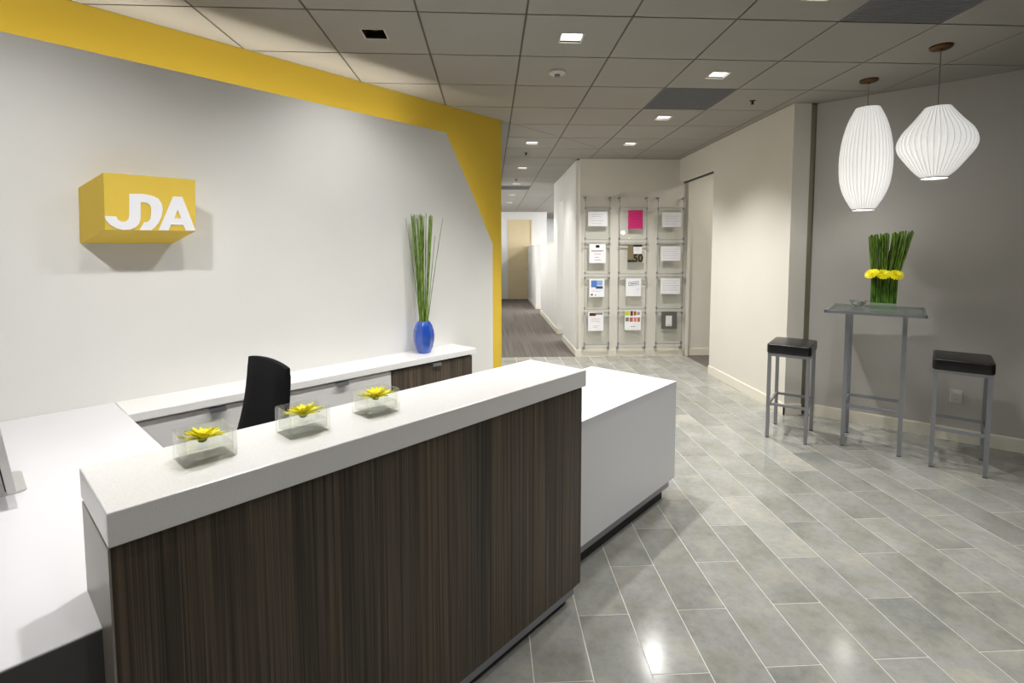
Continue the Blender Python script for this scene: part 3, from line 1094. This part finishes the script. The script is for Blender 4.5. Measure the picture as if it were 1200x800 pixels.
# ------------------------------------------------------------------ computer display at the left edge
mo = thing('computer_display', 'thin silver-edged computer display on the white desk at the left edge', 'computer display', uv(.07, 2.15, DZ), A45)
ln = .055
bm_ = MB()
vs = []
for y in (0, .56):
    for (x, z) in ((.003, .055), (.025, .047), (.025 - ln, .047 + .44), (.003 - ln, .055 + .44)):
        vs.append((x, y, z))
MB().add(vs, [(0, 1, 2, 3), (7, 6, 5, 4), (0, 4, 5, 1), (1, 5, 6, 2), (2, 6, 7, 3), (3, 7, 4, 0)]).build('casing', MT['alu'], mo, bevel=.002)
vs = []
for y in (.006, .554):
    for (x, z) in ((-.001, .060), (.0025, .058), (.0025 - ln, .49), (-.002 - ln, .49)):
        vs.append((x, y, z))
MB().add(vs, [(0, 1, 2, 3), (7, 6, 5, 4), (0, 4, 5, 1), (1, 5, 6, 2), (2, 6, 7, 3), (3, 7, 4, 0)]).build('back_cover', MT['screen'], mo)
MB().prism(rrect(-.16, .056, .14, .36, .02), 0, .008).build('foot', MT['alu'], mo, bevel=.002)
MB().add([(-.15, .17, .008), (-.14, .17, .008), (-.01, .17, .20), (-.02, .17, .20), (-.15, .33, .008), (-.14, .33, .008), (-.01, .33, .20), (-.02, .33, .20)],
         [(0, 1, 2, 3), (7, 6, 5, 4), (0, 4, 5, 1), (1, 5, 6, 2), (2, 6, 7, 3), (3, 7, 4, 0)]).build('stand', MT['alu'], mo)

# ------------------------------------------------------------------ bar table


def frame4(P, lw, z1, parent, names='leg', m=None):
    for p in P:
        MB().box(-lw, lw, -lw, lw, .006, z1).build(names, m or MT['steel'], parent).location = (p[0], p[1], 0)
        MB().box(-lw, lw, -lw, lw, 0, .006).build('foot_cap', MT['dark'], parent).location = (p[0], p[1], 0)


def oriented(origin, ang):
    return origin, ang


# table: legs about (2.74,3.77) (3.03,3.53) (3.01,4.07) (3.30,3.81)
TA = math.atan2(-.243, .287)
tb = thing('bar_table', 'tall silver bar table with a glass top between the two black stools', 'table', (3.018, 3.797, 0), TA)
TW, TD = .178, .183
TZ = 1.075
frame4([(-TW, -TD), (TW, -TD), (-TW, TD), (TW, TD)], .0135, TZ - .022, tb)
b = .010
for (x0, x1, y0, y1) in ((-TW, TW, -TD - b, -TD + b), (-TW, TW, TD - b, TD + b)):
    MB().box(x0 + .018, x1 - .018, y0, y1, .315, .339).build('stretcher', MT['steel'], tb)
for s in (-1, 1):
    MB().box(s * TW - b, s * TW + b, -TD + .018, TD - .018, .315, .339).build('stretcher', MT['steel'], tb)
X0, X1, Y0, Y1 = -.322, .300, -.315, .34
MB().box(X0, X1, Y0, Y0 + .02, TZ - .022, TZ).box(X0, X1, Y1 - .02, Y1, TZ - .022, TZ).box(X0, X0 + .02, Y0, Y1, TZ - .022, TZ).box(X1 - .02, X1, Y0, Y1, TZ - .022, TZ).build('top_frame', MT['steel'], tb)
MB().box(X0 + .018, X1 - .018, Y0 + .018, Y1 - .018, TZ - .008, TZ + .001).build('glass_top', MT['tableglass'], tb)

# ------------------------------------------------------------------ stools
def stool(lb, cx, cy, ang, w, dpt):
    s = thing('bar_stool', lb, 'stool', (cx, cy, 0), ang, 'black cushioned bar stools')
    zt = .70
    frame4([(-w, -dpt), (w, -dpt), (-w, dpt), (w, dpt)], .0125, zt, s)
    MB().box(-w - .013, w + .013, -dpt - .013, dpt + .013, zt - .022, zt).build('seat_frame', MT['steel'], s)
    for yy in (-dpt, dpt):
        MB().box(-w + .013, w - .013, yy - .009, yy + .009, .27, .29).build('footrest', MT['steel'], s)
    for xx in (-w, w):
        MB().box(xx - .009, xx + .009, -dpt + .013, dpt - .013, .27, .29).build('footrest', MT['steel'], s)
    a, c = w + .02, dpt + .02
    cu = MB().prism(rrect(-a, a, -c, c, .02, 3), zt + .001, zt + .078).build('cushion', MT['leather'], s, smooth=True, bevel=.012, seg=3)
    pt = [(x, y, zt + .071) for x, y in rrect(-a + .002, a - .002, -c + .002, c - .002, .022, 4)]
    MB().tube(pt, .0028, 6, closed=True).build('piping', MT['leather'], cu, smooth=True)
    return s


stool('black cushioned bar stool left of the bar table, beside the wall corner', 2.504, 4.05, math.atan2(-.19, .235), .138, .195)
stool('black cushioned bar stool right of the bar table, in front of the wall outlet', 3.350, 3.40, math.atan2(-.19, .205), .142, .19)

# chrome bowl on the table
bw = thing('metal_bowl', 'small silver triangular-rimmed bowl on the left end of the glass table', 'bowl', (3.005, 3.985, TZ + .001))
vs, fs = [], []
NR = 24
lv = [(.016, 0), (.022, .001), (.045, .020), (.062, .042), (.060, .042), (.043, .022), (.020, .004), (.001, .003)]
for r_, z_ in lv:
    for i in range(NR):
        a = 2 * math.pi * i / NR
        k = 1 + .13 * (z_ / .042) * math.cos(3 * a + .6)
        vs.append((r_ * k * math.cos(a), r_ * k * math.sin(a), z_ + .010 * (z_ / .042) * math.cos(3 * a + .6)))
for k in range(len(lv) - 1):
    for i in range(NR):
        j = (i + 1) % NR
        fs.append((k * NR + i, k * NR + j, (k + 1) * NR + j, (k + 1) * NR + i))
fs.append(tuple(range(NR)))
MB().add(vs, fs).build('shell', MT['chrome'], bw, smooth=True)

# square glass vase packed with grass stems
GX, GY = 3.018 + .035 * .763 + .05 * .646, 3.797 - .035 * .646 + .05 * .763
VR = TA
gv = thing('square_glass_vase', 'square clear glass vase packed with green stems on the glass table', 'vase', (GX, GY, TZ + .001), VR)
hw = .085
hd = .05
gb = MB()
for (x0, x1, y0, y1) in ((-hw, hw, -hd, -hd + .004), (-hw, hw, hd - .004, hd), (-hw, -hw + .004, -hd + .004, hd - .004), (hw - .004, hw, -hd + .004, hd - .004)):
    gb.box(x0, x1, y0, y1, 0, .20)
gb.box(-hw + .004, hw - .004, -hd + .004, hd - .004, 0, .045)
gb.build('glass_walls', glass_material('clear_vase_glass', (.95, 1, .95, 1), .8), gv)
gs = thing('grass_stems', 'dense block of cut dark green stems fanning out of the square vase', 'plant', (GX, GY, TZ + .048), VR)
rr = random.Random(11)
for i in range(15):
    for j in range(5):
        bx = -hw + .010 + (2 * hw - .02) * i / 14 + rr.uniform(-.003, .003)
        by = -hd + .010 + (2 * hd - .02) * j / 4 + rr.uniform(-.003, .003)
        fx = bx / hw
        hh = .535 + .018 * fx + rr.uniform(-.014, .012)
        if -.35 < fx < .0 and rr.random() < .45:
            hh -= rr.uniform(.02, .14)
        tx = bx * 1.15 + .085 * max(0, fx) ** 1.5 - .022 * max(0, -fx) + rr.uniform(-.018, .018) + .012
        ty = by * 1.3 + rr.uniform(-.01, .01)
        p0, p1, p2 = Vector((bx, by, 0)), Vector((bx * 1.03, by, .17)), Vector((tx, ty, hh))
        pts = [p0, p1, p1.lerp(p2, .5), p2]
        MB().tube(pts, .0062, 5).build('stem', MT['stem2'], gs, smooth=True)
fm = MB()
for ring, (cnt, L_, lift, w_) in enumerate(((16, .046, .004, .0165), (14, .034, .012, .013), (10, .020, .018, .009))):
    for k in range(cnt):
        a = 2 * math.pi * (k + .5 * ring) / cnt
        ca, sa = math.cos(a), math.sin(a)
        for (q0, q1, wa, wb) in ((0.1, .6, .6, 1), (.6, .92, 1, .75), (.92, 1.05, .75, .2)):
            P = []
            for q, ww in ((q0, wa), (q1, wb)):
                for s in (-1, 1):
                    x, y, z = .004 + L_ * q, s * w_ * ww / 2, lift * q + ring * .002
                    P.append((x * ca - y * sa, x * sa + y * ca, z))
            fm.add(P, [(0, 1, 3, 2)])
fmesh = fm.mesh('petals', MT['petal'])
small_disc = MB().lathe([(.008, .002), (.008, .009), (.004, .013), (.001, .0135)], 12).mesh('disc', MT['disc'], smooth=True)
for k, (fx, lb) in enumerate(((-.078, 'left yellow gerbera'), (-.006, 'middle yellow gerbera'), (.072, 'right yellow gerbera'))):
    loc = Matrix.Rotation(VR, 3, 'Z') @ Vector((fx, -hd - .022, .275 - .003 * k))
    f = thing('gerbera_flower', lb + ' of the three banded round the stems on the table', 'flower', (GX + loc.x, GY + loc.y, TZ + loc.z), 0, 'gerberas round the table stems')
    f.rotation_euler = (math.radians(48), 0, VR + (-.5, 0.05, .25)[k])
    link('petals', fmesh, f)
    link('disc', small_disc, f)

# wall outlet
oc = gpt(0)
od = Vector((3.732 - G0.x, 3.824 - G0.y))
so_ = od.dot(GT)
ox, oy = gpt(so_, .001)
ot = thing('wall_outlet', 'white double power outlet low on the grey wall', 'outlet', (ox, oy, .363), math.atan2(GT.y, GT.x))
MB().box(-.038, .038, -.006, 0, -.054, .054).build('cover_plate', MT['white_plastic'], ot, bevel=.002)
for s in (-1, 1):
    so2 = MB().box(-.017, .017, -.009, -.005, s * .024 - .015, s * .024 + .015).build('socket', MT['white_plastic'], ot, bevel=.001)
    MB().box(-.008, -.006, -.0095, -.0088, s * .024 - .004, s * .024 + .006).box(.006, .008, -.0095, -.0088, s * .024 - .004, s * .024 + .006).build('slot', MT['dark'], so2)


# ------------------------------------------------------------------ pendant lanterns
def lantern(lb, x, y, prof, nrib):
    t = thing('pendant_lantern', lb, 'pendant lamp', (x, y, H), 0, 'white ribbed lanterns')
    MB().lathe([(.064, 0), (.064, -.010), (.055, -.018), (.012, -.022), (.010, -.03)], 32).build('canopy', MT['brass'], t, smooth=True)
    zt = prof[0][1] - H
    MB().tube([(0, 0, -.02), (0, 0, zt - .05)], .0028, 6).build('cord', MT['cord'], t)
    # smooth profile by Catmull-Rom
    P = [prof[0]] + prof + [prof[-1]]
    pts = []
    for i in range(1, len(P) - 2):
        for k in range(6):
            q = k / 6
            a = [0, 0]
            for d_ in (0, 1):
                p0, p1, p2, p3 = P[i - 1][d_], P[i][d_], P[i + 1][d_], P[i + 2][d_]
                a[d_] = .5 * (2 * p1 + (p2 - p0) * q + (2 * p0 - 5 * p1 + 4 * p2 - p3) * q * q + (3 * p1 - p0 - 3 * p2 + p3) * q ** 3)
            pts.append(tuple(a))
    pts.append(prof[-1])
    seg = 4
    n = nrib * seg
    vs, fs = [], []
    for r_, z_ in pts:
        for i in range(n):
            ph = (i % seg) / seg
            k = 1 - .014 * math.sin(math.pi * ph)
            a = 2 * math.pi * i / n
            vs.append((r_ * k * math.cos(a), r_ * k * math.sin(a), z_ - H))
    for k in range(len(pts) - 1):
        for i in range(n):
            j = (i + 1) % n
            fs.append((k * n + i, k * n + j, (k + 1) * n + j, (k + 1) * n + i))
    # closed top, open bottom
    vs.append((0, 0, pts[0][1] - H + .004))
    c = len(vs) - 1
    for i in range(n):
        fs.append((i, (i + 1) % n, c))
    sh = MB().add(vs, fs).build('shade', MT['shade'], t, smooth=True)
    rb = MB()
    for i in range(nrib):
        a = 2 * math.pi * i / nrib
        rb.tube([((r_ + .0008) * math.cos(a), (r_ + .0008) * math.sin(a), z_ - H) for r_, z_ in pts[::2]], .0011, 4)
    rb.build('wire_ribs', MT['rib'], sh)
    r_, z_ = pts[-1]
    MB().tube([((r_ + .001) * math.cos(2 * math.pi * i / 32), (r_ + .001) * math.sin(2 * math.pi * i / 32), z_ - H - .003) for i in range(32)], .004, 6, closed=True).build('bottom_ring', MT['cord'], t, smooth=True)
    zm = sum(p[1] for p in prof) / len(prof)
    MB().lathe([(.012, zm + .06 - H), (.02, zm + .03 - H), (.03, zm - H), (.02, zm - .03 - H), (.004, zm - .04 - H)], 12).build('bulb', MT['lens'], t, smooth=True)
    lamp('lantern_bulb_light', 'POINT', (x, y, z_ - .03), 2.2, (1, .97, .93), shadow_soft_size=.05)


lantern('tall cigar-shaped white ribbed lantern, left of the two', 2.954, 3.909,
        [(.084, 2.64), (.128, 2.54), (.160, 2.42), (.176, 2.30), (.179, 2.20), (.170, 2.08), (.144, 1.98), (.098, 1.885), (.076, 1.855)], 40)
lantern('wide saucer-like pear-shaped white ribbed lantern, right of the two', 2.944, 3.263,
        [(.074, 2.465), (.096, 2.432), (.138, 2.375), (.188, 2.31), (.213, 2.245), (.204, 2.185), (.163, 2.12), (.112, 2.05), (.072, 2.01)], 40)

# ------------------------------------------------------------------ acrylic cable displays with notices
YD = 7.30
ink_cols = {}


def colmat(rgb):
    if rgb not in ink_cols:
        ink_cols[rgb] = flat('print_%d_%d_%d' % rgb, rgb)
    return ink_cols[rgb]


cols = [(1.345, 1.725, 'left'), (1.84, 2.26, 'middle'), (2.40, 2.80, 'right')]
rows = [(2.165, 1.701), (1.658, 1.209), (1.172, .70), (.657, .187)]
for ci, (xa, xb, nm) in enumerate(cols):
    t = thing('cable_display', '%s column of four clear acrylic panels hung on steel cables' % nm, 'display', ((xa + xb) / 2, YD - .030, 0), 0, 'cable displays on the end wall')
    w = (xb - xa) / 2
    for s in (-1, 1):
        cb = MB().tube([(s * (w - .012), -.035, .12), (s * (w - .012), -.035, 2.31)], .0035, 6).build('cable', MT['silver'], t)
        for zz in (.13, 2.30):
            MB().tube([(s * (w - .012), .028, zz), (s * (w - .012), -.045, zz)], .014, 10).tube([(s * (w - .012), -.035, zz), (s * (w - .012), -.035, zz + (.06 if zz < 1 else -.06))], .009, 8).build('standoff', MT['silver'], t, smooth=True)
    for (zt, zb) in rows:
        p = MB().box(-w, w, -.037, -.033, zb, zt).build('acrylic_panel', MT['acrylic'], t)
        MB().box(-w, w, -.040, -.024, zt - .005, zt + .001).box(-w, w, -.040, -.024, zb - .001, zb + .005).build('edge_strip', MT['steel'], p)
        for s in (-1, 1):
            for zz in (zt - .02, zb + .02):
                MB().tube([(s * (w - .012), -.050, zz), (s * (w - .012), -.022, zz)], .013, 8).build('clamp', MT['silver'], p, smooth=True)


def notice(lb, x0, x1, z0, z1, base=(236, 236, 240), prints=(), group='notices in the acrylic display'):
    t = thing('paper_notice', lb, 'notice', ((x0 + x1) / 2, YD - .0712, (z0 + z1) / 2), 0, group)
    w, h = (x1 - x0) / 2, (z1 - z0) / 2
    MB().box(-w, w, -.0012, 0, -h, h).build('sheet', colmat(base), t)
    by = {}
    for (a, b_, c_, d_, rgb) in prints:      # fractions of the sheet, origin top left
        by.setdefault(rgb, MB()).box(-w + 2 * w * a, -w + 2 * w * b_, -.0016, -.0012, h - 2 * h * d_, h - 2 * h * c_)
    for rgb, m_ in by.items():
        m_.build('print', colmat(rgb), t)
    return t


def lines(x0, x1, ys, rgb=(170, 170, 176), th=.018):
    return [(x0, x1 - .1 * (i % 2), y, y + th, rgb) for i, y in enumerate(ys)]


G_ = (176, 176, 182)
notice('white landscape notice, top of the left display column', 1.395, 1.675, 1.895, 2.103, prints=lines(.2, .8, (.2, .32, .62, .8), G_))
notice('magenta pink sheet, top of the middle display column', 1.975, 2.186, 1.861, 2.124, base=(196, 38, 110), prints=lines(.15, .85, (.2, .35, .5, .65, .8), (170, 34, 98)))
notice('white landscape notice, top of the right display column', 2.47, 2.751, 1.887, 2.095, prints=lines(.15, .85, (.25, .42, .6, .78), G_))
notice('white notice headed by a black oval emblem', 1.418, 1.656, 1.369, 1.640, prints=lines(.12, .88, (.32, .37), (120, 118, 116), .025) + lines(.3, .7, (.52, .68, .82), (160, 130, 126), .025) + [(.38, .62, .07, .17, (34, 32, 32)), (.42, .58, .05, .19, (34, 32, 32))])
n50 = notice('brown and black card with a large number 50', 1.975, 2.184, 1.380, 1.632, base=(122, 112, 84), prints=[(.0, .45, .86, 1, (44, 42, 36)), (.38, 1, .0, .12, (44, 42, 36)), (.40, 1, .05, .52, (228, 228, 226)), (.5, .85, .2, .22, G_), (.5, .8, .3, .32, G_)])
fc = bpy.data.curves.new('number', 'FONT')
fc.body = '50'
fc.size = .15
fc.extrude = .0006
fc.offset = .004
tmp = bpy.data.objects.new('tmp', fc)
COL.objects.link(tmp)
bpy.context.view_layer.update()
me = bpy.data.meshes.new_from_object(tmp.evaluated_get(bpy.context.evaluated_depsgraph_get()))
bpy.data.objects.remove(tmp)
me.materials.clear()
me.materials.append(MT['black'])
o = link('number', me, n50, (-.028, -.002, -.118))
o.rotation_euler = (math.pi / 2, 0, 0)
notice('white landscape notice, second in the right display column', 2.46, 2.748, 1.400, 1.609, prints=lines(.1, .9, (.2, .35, .5, .65, .8), G_))
notice('white leaflet with a blue picture at its top', 1.422, 1.640, .880, 1.140, prints=[(.12, .5, .08, .46, (84, 122, 190)), (.5, .88, .08, .36, (140, 170, 214)), (.44, .9, .40, .54, (52, 74, 130)), (.12, .24, .82, .92, (60, 60, 70)), (.38, .46, .86, .92, (90, 90, 100))] + lines(.15, .85, (.62, .7), G_))
tk = notice('white leaflet with a small slanted outlined box', 1.955, 2.177, .890, 1.146, prints=lines(.7, .9, (.6, .7), G_))
bx = MB()
for (a, b_, c_, d_) in ((-.075, .075, -.028, -.022), (-.075, .075, .022, .028), (-.075, -.069, -.028, .028), (.069, .075, -.028, .028), (-.055, .055, -.006, .006)):
    bx.box(a, b_, -.0018, -.0012, c_, d_)
o = bx.build('outlined_box', colmat((86, 88, 104)), tk)
o.rotation_euler = (0, math.radians(-6), 0)
o.location = (0, 0, .055)
notice('white landscape notice, third in the right display column', 2.463, 2.752, .920, 1.145, prints=lines(.1, .9, (.15, .3, .45, .6, .75), G_))
notice('white leaflet with dark red and grey header blocks', 1.410, 1.632, .388, .660, prints=[(.08, .5, .04, .2, (84, 40, 40)), (.5, .95, .03, .14, (130, 124, 122))] + lines(.2, .8, (.34, .42, .5), (206, 170, 176)) + lines(.3, .7, (.72, .8), (190, 172, 176)))
notice('white leaflet with lime and red lettered header', 1.945, 2.185, .395, .685, prints=[(.0, .3, .04, .26, (190, 206, 50)), (.34, .5, .04, .28, (120, 40, 36)), (.54, .7, .05, .26, (150, 90, 40)), (.74, .92, .08, .24, (160, 150, 120)), (.05, .25, .36, .56, (130, 120, 110)), (.3, .5, .36, .58, (190, 100, 84)), (.55, .72, .36, .58, (200, 130, 110)), (.76, .94, .36, .58, (190, 110, 96)), (.35, .65, .8, .84, G_)])
notice('dark grey card with a white tag in its middle', 2.485, 2.715, .408, .662, base=(96, 96, 92), prints=[(.28, .68, .24, .84, (226, 226, 222)), (.36, .6, .74, .77, (60, 60, 60))])
